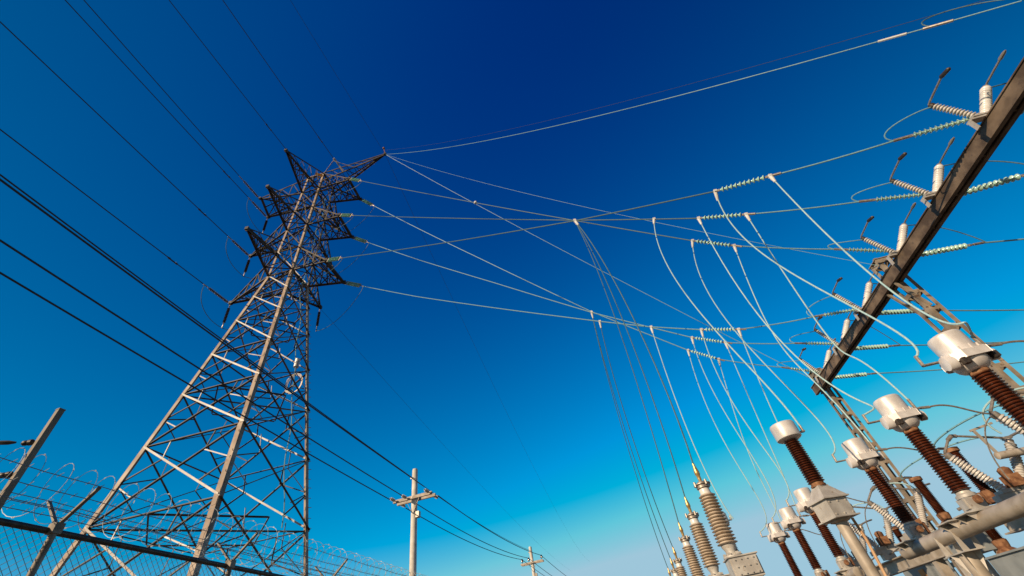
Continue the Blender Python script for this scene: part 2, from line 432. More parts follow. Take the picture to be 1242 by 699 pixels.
for q in range(3):
    b.tube([cc + Vector((math.cos(R(a)) * (.55 - q * .05), q * .03 - .1, math.sin(R(a)) * (.72 - q * .05))) for a in range(0, 361, 15)], .022, 5)
b.build('cable_coil', 'fitting', tower)
b = MB(); pts = []
for q in range(40):
    z = 9 + q * .72; c = corner('right', z) * .72; c.z = z
    pts.append(c + Vector((math.sin(q * 1.1) * .07, math.cos(q * .7) * .09 - .15, 0)))
b.tube(pts, .03, 5); b.build('down_lead', 'wire', tower)
def W(p): return TC + Vector(p)

# ------------------------------------------------------------------ insulator strings
disc_me = {}
def disc_mesh(m, r):
    if (m, r) not in disc_me:
        b = MB(); b.lathe([(.02, .0), (.035, .01), (.04, .045), (r * .55, .06), (r * .95, .098), (r, .112), (r * .9, .118), (r * .5, .088), (.03, .1), (.02, .13)], n=16)
        disc_me[(m, r)] = b.mesh('disc', m)
    return disc_me[(m, r)]
def string(name, p, q, label, group, m='glass', r=.115, link=.25, pitch=.146, name_disc='glass_disc', n=None, double=False):
    """strain string from p to q: link rods, discs, yoke"""
    p, q = Vector(p), Vector(q); d = q - p; L = d.length; d.normalize()
    t = thing(name, label, 'insulator string', p, 0, group); t.rotation_euler = d.to_track_quat('Z', 'X').to_euler()
    n = n or max(3, int((L - 2 * link) / pitch)); pt = (L - 2 * link) / n
    offs = (-.085, .085) if double else (0,)
    b = MB(); 
    for ox in offs: b.tube([(ox, 0, link * .5), (ox, 0, L - link * .5)], .02, 6)
    b.build('string_core', 'fitting', t)
    b = MB(); b.bar((0, 0, 0), (0, 0, link * .6), .05, .03); b.box((0, 0, link * .55), (.34 if double else .08, .03, .1)); b.build('end_fitting', 'fitting', t)
    b = MB(); b.bar((0, 0, L - link * .6), (0, 0, L), .05, .03); b.box((0, 0, L - link * .55), (.34 if double else .08, .03, .1)); b.tube([(0, 0, L - .02), (0, 0, L + .28)], .04, 8); b.build('end_fitting', 'fitting', t)
    me = disc_mesh(m, r)
    for ox in offs:
        for j in range(n):
            o = bpy.data.objects.new(name_disc, me); col.objects.link(o); o.parent = t; o.location = (ox, 0, link + j * pt)
            o.scale = (1, 1, min(1.2, pt / .146))
    return t

ORD = ['nearest', 'second nearest', 'third nearest', 'fourth', 'fifth', 'farthest']
ORDB = ['at the near end of the beam', 'second from the near end of the beam', 'third from the near end of the beam',
        'third from the far end of the beam', 'second from the far end of the beam', 'at the far end of the beam']
PH = [7.3, 9.65, 12.0, 15.0, 17.45, 19.9]
LEVN = ['lowest', 'middle', 'top']
tips = [W((*FRr[j], Z3[j])) for j in range(3)] + [W((*NRr[j], Z3[j])) for j in range(3)]
tname = ['%s front tip' % LEVN[j] for j in range(3)] + ['%s rear tip' % LEVN[j] for j in range(3)]
BEAM_Z = 9.75
attach = [G(s, 11.08, BEAM_Z) for s in PH]                          # where the straight chords meet the beam's left side
str_end = [G(s, 11.48, 10.02) for s in PH]                          # strings are pinned on top of the beam
# sag measured along each span: (fraction, sag below the straight chord)
NODES = [
    [(.42, .62), (.643, .78), (.808, .62), (.859, .40)],
    [(.42, .58), (.65, .80), (.759, .74), (.809, .70), (.858, .49)],
    [(.42, .55), (.659, .74), (.818, .80), (.863, .66)],
    [(.25, .85), (.452, 1.24), (.654, 1.51), (.733, 1.55), (.803, 1.43), (.852, 1.22)],
    [(.25, .80), (.455, 1.18), (.653, 1.56), (.809, 1.48), (.856, 1.22)],
    [(.25, .98), (.403, 1.42), (.658, 2.08), (.815, 1.87), (.860, 1.55)],
]
IN_A = [2, 3, 2, 4, 3, 3]                                           # node index where the in-span string starts
DROP_N = [1, 1, 1, 2, 2, 2]                                         # node of the tap to the cable terminations
nodes = []
for i in range(6):
    A, Bq = tips[i], attach[i]; L = (Bq - A).length
    P = [A.lerp(Bq, t) - Vector((0, 0, s)) for t, s in NODES[i]]
    nodes.append(P)
    gname = 'glass strain strings on the tower'
    d0 = (P[0] - A).normalized(); e0 = A + d0 * 2.1
    string('insulator_string', A + d0 * .12, e0, 'short green double glass string at the %s of the right tower arms' % tname[i], gname, r=.085, double=True, n=14)
    Sq = str_end[i]; de = (P[-1] - Sq).normalized(); beam_end = Sq + de * 1.45
    string('insulator_string', Sq, beam_end, 'long green glass string left of the beam, %s' % ORDB[i], 'glass strain strings on the left of the beam', r=.080, n=12, link=.12)
    ia = IN_A[i]
    string('insulator_string', P[ia], P[ia + 1], 'green mid-span glass string on the conductor ending %s' % ORDB[i], 'glass strings inserted in mid-span', r=.09, link=.14, n=10)
    # conductor pieces either side of the in-span string
    pts = []
    chain = [e0 + d0 * .2] + P[:ia + 1]
    for a, c in zip(chain[:-1], chain[1:]): pts += sag_line(a, c, .0022 * (c - a).length, 8)[:-1]
    pts.append(chain[-1])
    wm = ('wire' if i >= 3 else 'thin')  # front-tip conductors get the darker strand as painted shade
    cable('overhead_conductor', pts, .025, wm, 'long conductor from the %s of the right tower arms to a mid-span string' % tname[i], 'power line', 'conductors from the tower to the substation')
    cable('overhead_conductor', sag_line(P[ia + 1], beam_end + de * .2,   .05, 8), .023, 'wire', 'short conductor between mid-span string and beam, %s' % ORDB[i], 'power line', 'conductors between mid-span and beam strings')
b = MB(); mp = tips[2].lerp(attach[2], .457) - Vector((0, 0, .57))
b.lathe([(.02, -.1), (.09, -.07), (.11, 0), (.09, .07), (.02, .1)], mp, (1, -.2, 0), 12)
tag(b.build('line_marker', 'white'), 'small white marker ball on the conductor from the top front tower arm', 'marker')

# ------------------------------------------------------------------ incoming line over the viewer's left
LD = Vector((math.sin(R(5.24)), math.cos(R(5.24)), 0))
def back_line(A, slope, curve, n=30, L=75, start=0):
    return [A - LD * x - Vector((0, 0, slope * x - curve * x * x)) for x in [start + (L - start) * k / n for k in range(n + 1)]]
inc = [(W((*L1r[0], Z3[0])), .092, 'lowest left'), (W((*L1r[1], Z3[1])), .083, 'middle left'), (W((*L1r[2], Z3[2])), .097, 'top left'),
       (W((-4.72, -.99, Z3[2])), .077, 'second top left')]
for A, sl, nm in inc:
    A = Vector(A) - Vector((0, 0, .1))
    e = A - LD * 2.3 - Vector((0, 0, sl * 2.3))
    string('insulator_string', A, e, 'dark sloping disc string on the incoming wire at the %s tower arm tip' % nm, 'dark dead-end strings', m='dark_disc', r=.11, name_disc='porcelain_disc', n=12)
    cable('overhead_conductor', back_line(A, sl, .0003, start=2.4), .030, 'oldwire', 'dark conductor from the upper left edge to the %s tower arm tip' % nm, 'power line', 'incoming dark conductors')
sw = [(W((*L2r[2], Z3[2] + .15)), .150, 'tip of the uppermost front arm'), (W(MS), .175, 'short post on the tower top'), (W(TOPT), .287, 'tip of the long top arm')]
for k, (A, sl, nm) in enumerate(sw):
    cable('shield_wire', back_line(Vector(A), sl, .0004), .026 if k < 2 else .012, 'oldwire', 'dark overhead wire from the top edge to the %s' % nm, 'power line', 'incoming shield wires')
for (A, sl, nm), f in zip(sw[:2], (.9, 1.6)):
    b = MB(); p = Vector(A) - LD * 2.2 - Vector((0, 0, sl * 2.2)); dd = (LD + Vector((0, 0, sl))).normalized()
    b.tube([p - dd * .35, p - dd * .3, p - dd * .2], [.02, .055, .055], 6); b.tube([p + dd * .2, p + dd * .3, p + dd * .35], [.055, .055, .02], 6); b.tube([p - dd * .3 - Vector((0, 0, .06)), p + dd * .3 - Vector((0, 0, .06))], .015, 5)
    tag(b.build('vibration_damper', 'darkfit'), 'small dark damper clipped on the wire near the %s' % nm, 'damper')
for A, sl, nm in inc[:3]:
    b = MB(); p = Vector(A) - LD * 5.2 - Vector((0, 0, sl * 5.2 + .1)); dd = (LD + Vector((0, 0, sl))).normalized()
    b.tube([p - dd * .4, p - dd * .36, p - dd * .2], [.02, .06, .06], 6); b.tube([p + dd * .2, p + dd * .36, p + dd * .4], [.06, .06, .02], 6); b.tube([p - dd * .3 - Vector((0, 0, .05)), p + dd * .3 - Vector((0, 0, .05))], .018, 5)
    tag(b.build('vibration_damper', 'darkfit'), 'dark damper clipped on the incoming conductor of the %s arm' % nm, 'damper')
# jumper strings hanging under the left tips and the rear tip
hang = []
for (A, nm) in [(W((*L1r[0], Z3[0])), 'lowest left arm tip'), (W((*L1r[1], Z3[1])), 'middle left arm tip'), (W((*L1r[2], Z3[2])), 'top left arm tip'), (W((.85, 3.29, Z3[0])), 'lowest rear arm tip')]:
    p = Vector(A) - Vector((0, 0, .2)); q = p + Vector((.05, .1, -1.9))
    string('insulator_string', p, q, 'dark disc string hanging straight down from the %s' % nm, 'hanging jumper strings', m='dark_disc', r=.11, name_disc='porcelain_disc', n=10)
    hang.append(q + Vector((0, 0, -.25)))
for k in range(3):
    A, sl, nm = inc[k]; p = Vector(A) - LD * 2.5 - Vector((0, 0, sl * 2.5 + .1)); q = hang[k]
    cable('jumper_wire', bez(p, p + Vector((0, -.1, -1.5)), q + Vector((-.1, -1.6, -.4)), q, 18) + bez(q, q + Vector((.6, .5, -.25)), q + Vector((2.2, 1.2, .1)), W((-1.6, .9, Z3[k] - 1.6)), 14)[1:], .022, 'thin',
          'thin pale jumper loop drooping below the %s tower arm' % nm, 'jumper', 'tower jumper loops')
for k in range(3):
    d0 = (nodes[3 + k][0] - tips[3 + k]).normalized(); p = tips[3 + k] + d0 * 2.4; q = hang[3] if k == 0 else W((.8, 3.3, Z3[k] - 2.0))
    cable('jumper_wire', bez(p, p + Vector((-.2, .1, -1.0)), q + Vector((1.6, -.3, -.5)), q, 18), .020, 'thin', 'thin jumper curving back under the %s rear arm tip' % LEVN[k], 'jumper', 'tower jumper loops')
    d0 = (nodes[k][0] - tips[k]).normalized(); p = tips[k] + d0 * 2.4; q = W((1.2, -.5, Z3[k] - 1.2))
    cable('jumper_wire', bez(p, p + Vector((-.3, .1, -1.0)), q + Vector((1.4, -.3, -.4)), q, 18), .020, 'thin', 'thin jumper curving back under the %s front arm tip' % LEVN[k], 'jumper', 'tower jumper loops')
# lines leaving behind the tower
def fwd_line(A, sl, cu, L, n=30):
    return [Vector(A) + LD * x - Vector((0, 0, sl * x - cu * x * x)) for x in [L * k / n for k in range(n + 1)]]
cable('overhead_conductor', fwd_line(W((.85, 3.29, 25.5)), .0, .00022, 190), .011, 'oldwire', 'faint dark conductor leaving behind the tower towards the horizon', 'power line')
cable('shield_wire', fwd_line(W(TOPT), .095, .00045, 260), .014, 'oldwire', 'faint dark shield wire from the long top arm towards the horizon', 'power line')

# shield wires from the long top arm down to the gantry columns
tipT = W(TOPT) + Vector((0, .05, .02))
gst = []
for (s, z, t, nm, sg, rr) in [(4.94, 10.52, 11.3, 'near gantry column', 1.35, .015), (13.1, 10.45, 11.5, 'middle gantry column', .9, .009), (20.9, 10.1, 11.5, 'far gantry column', .35, .016)]:
    e = G(s, t, z); pts = sag_line(tipT, e, sg, 26)
    cable('shield_wire', pts, rr, 'wire', 'thin bright wire from the long tower arm tip to the %s' % nm, 'power line', 'shield wires to the gantry'); gst.append(pts)
pts = sag_line(tipT + Vector((0, -.3, .25)), G(4.94, 11.3, 11.0), 1.25, 26)
cable('shield_wire', pts, .006, 'oldwire', 'faint second shield wire just above the uppermost bright one', 'power line')
b = MB(); p = gst[0]
def on(pl, f): i = int(f * (len(pl) - 1)); return pl[i].lerp(pl[min(i + 1, len(pl) - 1)], f * (len(pl) - 1) - i)
b.tube([on(p, .958), on(p, .972)], .032, 8); b.build('x', 'fitting').name = 'deadend_clamp'
o = bpy.data.objects['deadend_clamp']; tag(o, 'grey sleeve clamp on the uppermost shield wire near the right edge', 'clamp')
b = MB(); b.tube([on(p, .935), on(p, .95)], .03, 8); tag(b.build('splice_sleeve', 'white'), 'pale splice sleeve on the uppermost shield wire', 'sleeve')
cable('jumper_wire', bez(on(p, .962), on(p, .955) + Vector((0, 0, .55)), on(p, .985) + Vector((0, 0, .65)), on(p, .998) + Vector((0, 0, .25)), 16), .014, 'thin', 'thin loop above the sleeve clamp at the upper right corner', 'jumper')

# ------------------------------------------------------------------ utility pole line
P1 = Vector((-6.39, 20.41, 0)); P2 = Vector((-2.70, 41.8, 0)); PD = (P2 - P1).normalized(); PN = Vector((PD.y, -PD.x, 0))
def utility_pole(loc, top, za, half, label, rzn):
    t = thing('utility_pole', label, 'utility pole', loc, math.atan2(-PD.x, PD.y) * 1.0, 'utility poles')
    b = MB(); b.lathe([(.17, -.5), (.165, 2), (.15, 6), (.13, top - .05), (.11, top)], n=16); b.build('pole_shaft', 'polew', t)
    b = MB()
    for sy in (-1, 1): b.box((0, sy * .19, za), (2 * half, .1, .13))
    b.build('crossarm', 'arm', t)
    b = MB(); b.tube([(0, -.26, za), (0, .26, za)], .025, 6); b.bar((-.35, -.2, za - .05), (0, -.13, za - .7), .04, .01); b.bar((.35, -.2, za - .05), (0, -.13, za - .7), .04, .01); b.build('crossarm_brace', 'fitting', t)
    b = MB(); b.box((.2, 0, top - 2.1), (.16, .2, .25)); b.bar((-.13, 0, top - .4), (-.22, 0, top - .4), .06, .06); b.build('neutral_bracket', 'fitting', t)
    return t
poles = [(P1, 9.95, 8.58, .98, 'nearer grey wooden utility pole with a doubled wooden crossarm', .0), (P2, 10.1, 8.9, .98, 'smaller tan wooden utility pole with a single-level crossarm in the distance', 0),
         (P2 + PD * 34, 10.4, 9.2, .98, 'farthest utility pole beyond the bottom edge', 0)]
for p in poles[:2]:
    utility_pole(*p)
offx = [-.86, -.28, .86]
for k in range(3):
    for pi in (0, 1):
        base, top, za = poles[pi][0], poles[pi][1], poles[pi][2]
        for sy in ((-1, 1) if pi == 0 else (0,)):
            c = base + PN * offx[k] + Vector((0, 0, za + (.02 if pi == 0 else .1)))
            if sy:
                dd = PD * sy; q = c + dd * .28
                t = thing('strain_insulator', 'small grey insulator on the nearer pole crossarm, %s, %s side' % (['left end', 'middle', 'right end'][k], 'near' if sy < 0 else 'far'), 'insulator', q, 0, 'pole strain insulators')
                t.rotation_euler = dd.to_track_quat('Z', 'X').to_euler()
                b = MB(); b.lathe(sheds(.34, 3, .03, .075, .05), n=12); b.build('porcelain_body', 'grey', t)
                b = MB(); b.tube([(0, 0, -.05), (0, 0, .48)], .018, 6); b.build('pin', 'darkfit', t)
            else:
                t = thing('pin_insulator', 'small brown pin insulator on the %s of the distant utility pole crossarm' % ['left end', 'middle', 'right end'][k], 'insulator', c, 0, 'pole pin insulators')
                b = MB(); b.lathe([(.02, 0), (.03, .1), (.1, .12), (.09, .2), (.06, .22), (.08, .28), (.04, .34)], n=12); b.build('porcelain_body', 'brown', t)
                b = MB(); b.tube([(0, 0, -.08), (0, 0, .14)], .018, 6); b.build('pin', 'darkfit', t)
    z1, z2, z3_ = 8.62, 9.28, 9.55
    q1 = P1 + PN * offx[k] + Vector((0, 0, (8.54, 8.60, 8.72)[k])); q0 = q1 - PD * 42 + Vector((0, 0, (1.9, 2.15, 2.15)[k])); q2 = P2 + PN * offx[k] + Vector((0, 0, 9.3)); q3 = P2 + PD * 34 + PN * offx[k] + Vector((0, 0, 9.6))
    nm = ['left', 'middle', 'right'][k]
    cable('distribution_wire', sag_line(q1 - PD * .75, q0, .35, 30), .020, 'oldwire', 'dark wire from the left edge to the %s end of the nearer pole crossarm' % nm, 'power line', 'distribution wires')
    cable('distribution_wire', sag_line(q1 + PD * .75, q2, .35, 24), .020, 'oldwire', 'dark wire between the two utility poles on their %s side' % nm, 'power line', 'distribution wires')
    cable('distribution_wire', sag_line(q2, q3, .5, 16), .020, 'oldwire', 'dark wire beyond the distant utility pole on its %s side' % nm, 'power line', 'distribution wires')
q1 = P1 + Vector((0, 0, 9.62)) - PN * .2
cable('distribution_wire', sag_line(q1, q1 - PD * 42 + Vector((0, 0, 2.25)), .3, 30), .017, 'oldwire', 'thin upper wire from the left edge to the nearer utility pole top', 'power line', 'neutral wires')
cable('distribution_wire', sag_line(q1, P2 + Vector((0, 0, 9.8)), .3, 24), .012, 'oldwire', 'thin upper neutral wire between the two utility poles', 'power line', 'neutral wires')

# ------------------------------------------------------------------ steel gantry
gan = thing('steel_gantry', 'brown steel gantry with a long horizontal beam on lattice columns', 'gantry', G(13, 11.3, 0), RZ)
b = MB()
y0, y1 = 3.0 - 13, 20.95 - 13; zc = 9.70
L_ = y1 - y0; ym = (y0 + y1) / 2
b.box((-.13, ym, zc), (.04, L_, .34)); b.box((.13, ym, zc), (.04, L_, .34))
b.box((0, ym, zc + .185), (.36, L_, .03)); b.box((-.12, ym, zc - .185), (.13, L_, .03)); b.box((.12, ym, zc - .185), (.13, L_, .03))
y = y0 + .4
while y < y1: b.box((0, y, zc), (.22, .05, .33)); y += 1.2
bo = b.build('beam', 'beam', gan); bo.rotation_euler = (0, 0, R(1.15)); bo.location = (.09, 0, 0)   # very slightly skewed to the rows
for s in (4.3, 13.2, 20.9):
    cb = MB(); hw, hs = .20, .24; yc = s - 13; xc = .385
    for sx in (-1, 1):
        for sy in (-1, 1):
            cb.angle((xc + sx * hw, yc + sy * hs, 0), (xc + sx * hw, yc + sy * hs, 10.62), .12, .014, (-sx, 0, 0), (0, -sy, 0))
    rb = cb; z = .4
    while z < 10.5:
        for sy in (-1, 1): rb.box((xc, yc + sy * (hs - .018), z), (2 * hw - .03, .016, .14))
        for sx in (-1, 1): rb.box((xc + sx * (hw - .018), yc, z), (.016, 2 * hs - .03, .14))
        z += .72
    c = cb.build('column', 'column', gan)
    tb = MB(); tb.box((xc, yc, 10.635), (.46, .54, .025)); tb.bar((xc, yc, 10.64), (xc, yc, 10.82), .1, .1); tb.bar((xc - .26, yc - .27, 10.5), (xc + .26, yc - .27, 10.5), .03, .16)
    tb.build('cap_plate', 'column', c)
for s in PH:                                                       # string attachment brackets
    bb = MB(); yc = s - 13
    bb.box((.15, yc, zc + .20), (.16, .2, .04)); bb.box((.17, yc, zc + .27), (.1, .04, .1)); bb.bar((.14, yc, zc + .18), (.14, yc, zc - .12), .16, .03, up=(0, 1, 0)); bb.build('string_bracket', 'beam', gan)
b = MB()
for sy in (-1, 1): b.bar((-.02, 13.2 - 13 + sy * .3, zc - .2), (.30, 13.2 - 13 + sy * .28, zc - 1.3), .07, .07)
b.build('knee_brace', 'column', gan)

# ------------------------------------------------------------------ horn-gap switches on the beam
def tilt_insul(b, p, q, n, core, shed, nn=18):
    p, q = Vector(p), Vector(q); b.lathe(sheds((q - p).length, n, core, shed), p, q - p, nn)
def make_switch(label):
    t = thing('horn_switch', label, 'switch', G(PH[0], 11.3, 9.895), RZ, 'horn switches on the beam')
    b = MB(); b.box((0, 0, .03), (.6, .16, .06)); b.box((-.02, 0, .09), (.4, .2, .05)); b.bar((-.3, 0, .03), (-.35, 0, -.3), .1, .03); b.build('mounting_base', 'plate', t)
    pl, ql = Vector((.02, 0, .06)), Vector((-.36, .0, .98)); pr, qr = Vector((.16, 0, .06)), Vector((1.12, 0, 1.12))
    pr, qr = Vector((.14, 0, .08)), Vector((1.02, 0, 1.10))
    b = MB(); tilt_insul(b, pl, ql, 14, .052, .088); b.build('slanted_insulator', 'grey', t)
    b = MB(); tilt_insul(b, pr, qr, 12, .095, .112); b.build('upright_insulator', 'white', t)
    for q, nm, ms in ((ql, 'horn', 'darkfit'), (qr, 'horn', 'fitting')):
        dq = (q - (pl if q is ql else pr)).normalized()
        b = MB(); b.lathe([(.05, 0), (.07, .02), (.07, .09), (.03, .12)], q, dq, 12); b.build('terminal_cap', 'fitting' if q is qr else 'darkfit', t)
        e = q + dq * .12; h = e + Vector((0, -.68, .04))
        b = MB(); b.tube([e, e + Vector((0, -.1, .02)), h], .024, 8)
        hr = b.build('horn', 'fitting', t)
        b = MB()
        if q is ql: b.tube([h, h + Vector((0, -.04, 0)), h + Vector((.02, -.24, -.06)), h + Vector((.02, -.27, -.07))], [.03, .055, .05, .02], 8)
        else: b.tube([h + Vector((0, .06, 0)), h, h + Vector((0, -.14, 0)), h + Vector((.0, -.2, 0))], [.02, .045, .04, .02], 8)
        b.build('horn_tip', 'darkfit' if q is ql else 'fitting', hr)
    return t, ql, qr
sw0, qL, qR = make_switch('grey horn switch with two slanted insulators, at the near end of the beam')
def swp(s, q): return G(s + q[1], 11.3 + q[0], 9.895 + q[2])
for i, s in enumerate(PH):
    if i: dup(sw0, G(s, 11.3, 9.895), 'grey horn switch with two slanted insulators, %s' % ORDB[i])
RD = [G(9.2 - 7.3, 13.4 - 11.3, 0)] * 6
FAR = [G(6.9, 17, 9.2), G(9.05, 17, 9.2), G(11.6, 17, 9.2), None, None, None]
rend = [(7.0, 13.1, 9.4), (9.45, 13.12, 9.4), (12.1, 14.78, 9.4), (16.5, 17.52, 9.4), (19.24, 19.23, 9.4), (21.56, 20.68, 9.4)]
for i, s in enumerate(PH):
    p = G(s, 11.47, BEAM_Z); far = G(*rend[i]); far = p + (far - p).normalized() * 11; 
    d = (far - p).normalized(); d.z = -.06; d.normalize(); e = p + d * 2.0
    string('insulator_string', p, e, 'green glass string right of the beam, %s' % ORDB[i], 'glass strain strings on the right of the beam', r=.095, n=12, link=.25)
    cable('overhead_conductor', sag_line(e + d * .2, far + Vector((0, 0, -.35)), .12, 12), .026, 'wire', 'conductor leaving the beam towards the right edge, %s' % ORDB[i], 'power line', 'conductors right of the beam')
    # jumpers from the switch to the conductors
    l = swp(s, qL); de = (nodes[i][-1] - str_end[i]).normalized(); c = str_end[i] + de * 1.72
    cable('jumper_wire', bez(l, l - B_ * .42 + Vector((0, 0, .05)), c - B_ * .45 + Vector((0, 0, .45)), c, 18), .016, 'wire', 'pale curved jumper loop left of the beam, %s' % ORDB[i], 'jumper', 'jumper loops left of the beam')
    r_ = swp(s, qR); c = e + d * .35
    cable('jumper_wire', bez(r_, r_ + B_ * .5, c + Vector((0, 0, .9)) - B_ * .3, c, 16), .018, 'thin', 'thin jumper right of the beam, %s' % ORDB[i], 'jumper', 'jumper loops right of the beam')

# ------------------------------------------------------------------ current transformers
CT = [(7.43, 6.35), (9.75, 6.33), (12.17, 6.47), (16.15, 6.28), (18.5, 6.34), (20.75, 6.35)]
CTZ = 2.98
def make_ct(label):
    t = thing('current_transformer', label, 'transformer', G(*CT[0], CTZ), RZ, 'current transformers')
    t.scale = (.78, .78, 1.0)
    b = MB(); b.box((0, 0, -.29), (.44, .44, .04)); b.box((0, 0, -.17), (.34, .34, .2)); b.box((-.19, -.05, -.17), (.05, .16, .16)); b.lathe([(.2, -.075), (.2, -.03), (.15, 0), (.145, .05)], n=24)
    base = b.build('base', 'plate', t)
    b = MB(); b.lathe([(.05, 0), (.065, .01), (.065, .12), (.02, .13)], (0, -.2, -.15), (0, -1, 0), 12); b.build('terminal_box', 'rust', base)
    b = MB(); b.box((.24, .02, -.14), (.14, .2, .2)); b.build('terminal_box', 'rust', base)
    b = MB(); b.lathe(sheds(1.14, 24, .148, .198, .03, taper=.04), n=32); b.build('insulator', 'brown', t)
    b = MB(); b.lathe([(.15, 1.15), (.17, 1.17), (.17, 1.21), (.12, 1.225)], n=24); b.build('neck_flange', 'rust', t)
    b = MB(); b.lathe([(.10, 1.21), (.17, 1.22), (.235, 1.245), (.285, 1.285), (.315, 1.34), (.328, 1.40), (.33, 1.50), (.335, 1.505), (.335, 1.56), (.318, 1.565), (.318, 1.86), (.30, 1.89), (.25, 1.905), (.05, 1.915)], n=40)
    h = b.build('head', 'head', t, sharp=30)
    b = MB()
    for zz in (1.53,): b.lathe([(.338, zz - .035), (.352, zz - .03), (.352, zz + .03), (.338, zz + .035)], n=40)
    for k in range(12):
        a = 2 * math.pi * k / 12; b.lathe([(.016, -.05), (.016, .05)], (.358 * math.cos(a), .358 * math.sin(a), 1.53), n=6)
    b.build('clamp_ring', 'head', h)
    b = MB()
    oc = [(-.36, -.20), (-.22, -.345), (.24, -.345), (.38, -.20), (.38, .20), (.24, .345), (-.22, .345), (-.36, .20)]
    for j in range(8):
        (xa, ya), (xb, yb) = oc[j], oc[(j + 1) % 8]
        b.prism([Vector((xa, ya, 1.375)), Vector((xb, yb, 1.375)), Vector((xb, yb, 1.50)), Vector((xa, ya, 1.50))], Vector((-(ya + yb) * 0 + (xa + xb) / 2, (ya + yb) / 2, 0)), .022)
    b.prism([Vector((x, y, 1.495)) for x, y in oc], (0, 0, 1), .02)
    b.build('primary_belt', 'head', h)
    b = MB(); b.lathe([(.03, 0), (.115, .015), (.125, .05), (.125, .19), (.09, .21), (.09, .3)], (-.54, -.12, 1.40), (1, 0, 0), 20)
    b.build('primary_drum', 'head', h)
    b = MB(); b.lathe([(.03, 0), (.10, .015), (.10, .14), (.06, .16)], (.52, -.05, 1.41), (-1, 0, 0), 18)
    b.build('primary_drum', 'head', h)
    b = MB(); b.bar((-.34, .12, 1.53), (-.72, .12, 1.53), .09, .022); b.tube([(-.72, .12, 1.53), (-.71, .12, 1.60), (-.70, .12, 1.72)], .034, 8)
    b.build('line_terminal', 'fitting', h)
    b = MB(); b.bar((.38, -.05, 1.56), (.56, -.05, 1.56), .10, .025); b.tube([(.46, -.05, 1.56), (.46, -.05, 1.78)], .036, 8); b.tube([(.56, -.05, 1.56), (.78, -.05, 1.54)], .03, 8)
    b.build('line_terminal', 'fitting', h)
    b = MB(); b.box((-.27, -.29, 1.34), (.13, .10, .10)); b.build('terminal_block', 'darkfit', h)
    b = MB(); b.box((.34, -.22, 1.35), (.10, .12, .10)); b.build('terminal_block', 'darkfit', h)
    return t
CTN = ['largest and nearest brown current transformer with a silver domed head, at the right edge', 'second current transformer from the right with a silver head and brown shedded column',
       'third current transformer from the right, standing at the end of the near support pipe', 'nearest of the three small distant current transformers, half behind the boxed voltage transformer',
       'middle one of the three small distant current transformers', 'smallest and leftmost distant current transformer']
ct0 = make_ct(CTN[0])
for i in range(1, 6): dup(ct0, G(*CT[i], CTZ), CTN[i])
def ctp(i, x, y, z): return G(CT[i][0] + y, CT[i][1] + x, CTZ + z)

# ------------------------------------------------------------------ voltage transformers on box tanks
def make_vt(label, s, t_):
    t = thing('voltage_transformer', label, 'transformer', G(s, t_, 0), RZ, 'voltage transformers')
    t.scale = (.84, .84, 1.0)
    b = MB(); b.lathe([(.22, 0), (.22, .03), (.12, .035), (.12, 2.9), (.2, 2.92), (.2, 2.95)], n=24); b.build('post', 'pipe', t)
    b = MB()
    a0 = R(18)
    def ring(h, z): return [Vector((math.cos(a0 + math.pi / 4 + k * math.pi / 2) * h * 1.414, math.sin(a0 + math.pi / 4 + k * math.pi / 2) * h * 1.414, z)) for k in range(4)]
    rs = [ring(.30, 2.95), ring(.30, 2.97), ring(.25, 2.972), ring(.25, 3.26)]
    rs2 = [ring(.31, 3.262), ring(.31, 3.285), ring(.29, 3.287), ring(.13, 3.50), ring(.13, 3.52)]
    for rr in (rs, rs2):
        vs = [p for r_ in rr for p in r_]; n = len(rr)
        fs = [(i * 4 + j, i * 4 + (j + 1) % 4, (i + 1) * 4 + (j + 1) % 4, (i + 1) * 4 + j) for i in range(n - 1) for j in range(4)] + [(3, 2, 1, 0), tuple((n - 1) * 4 + j for j in range(4))]
        b.add(vs, fs)
    for sx in (-.2, 0, .2):
        for zz in (3.01, 3.21): b.lathe([(.013, 0), (.013, .02)], (sx * .95 + .075, -.236 + sx * .31, zz), (.31, -.95, 0), 6)
    tk = b.build('tank', 'plate', t)
    b = MB(); b.lathe([(.05, 0), (.06, .01), (.06, .1), (.02, .12)], (.31, .06, 3.12), (1, .3, 0), 10); b.box((.36, .02, 3.02), (.05, .05, .05)); b.build('drain_valve', 'rust', tk)
    b = MB(); b.lathe([(.16, 3.52), (.16, 3.55), (.14, 3.56), (.14, 3.6)], n=20); b.build('insulator_flange', 'rust', t)
    b = MB(); b.lathe(sheds(.84, 20, .125, .175, 3.59, taper=.05), n=28); b.build('insulator', 'brown', t)
    b = MB(); b.lathe([(.1, 4.43), (.24, 4.445), (.285, 4.47), (.29, 4.50), (.29, 4.74), (.275, 4.77), (.03, 4.785)], n=36); h = b.build('head', 'head', t, sharp=30)
    b = MB(); b.bar((.28, 0, 4.55), (.42, 0, 4.55), .09, .025); b.tube([(.39, 0, 4.54), (.39, 0, 4.68)], .03, 8); b.build('line_terminal', 'fitting', h)
    b = MB(); b.tube([(.30, .1, 2.95), (.32, .12, 2.6), (.16, -.05, 1.9), (.16, -.05, 0)], .03, 8); b.build('conduit', 'conduit', t)
    return t
vt0 = make_vt('brown voltage transformer with a flat silver drum head on a square tank and round post', 9.55, 4.05)
vt1 = dup(vt0, G(16.6, 3.62, 0), 'farther voltage transformer hidden behind the tallest tan cable termination')
VTS = [(9.55, 4.05), (16.6, 3.62)]

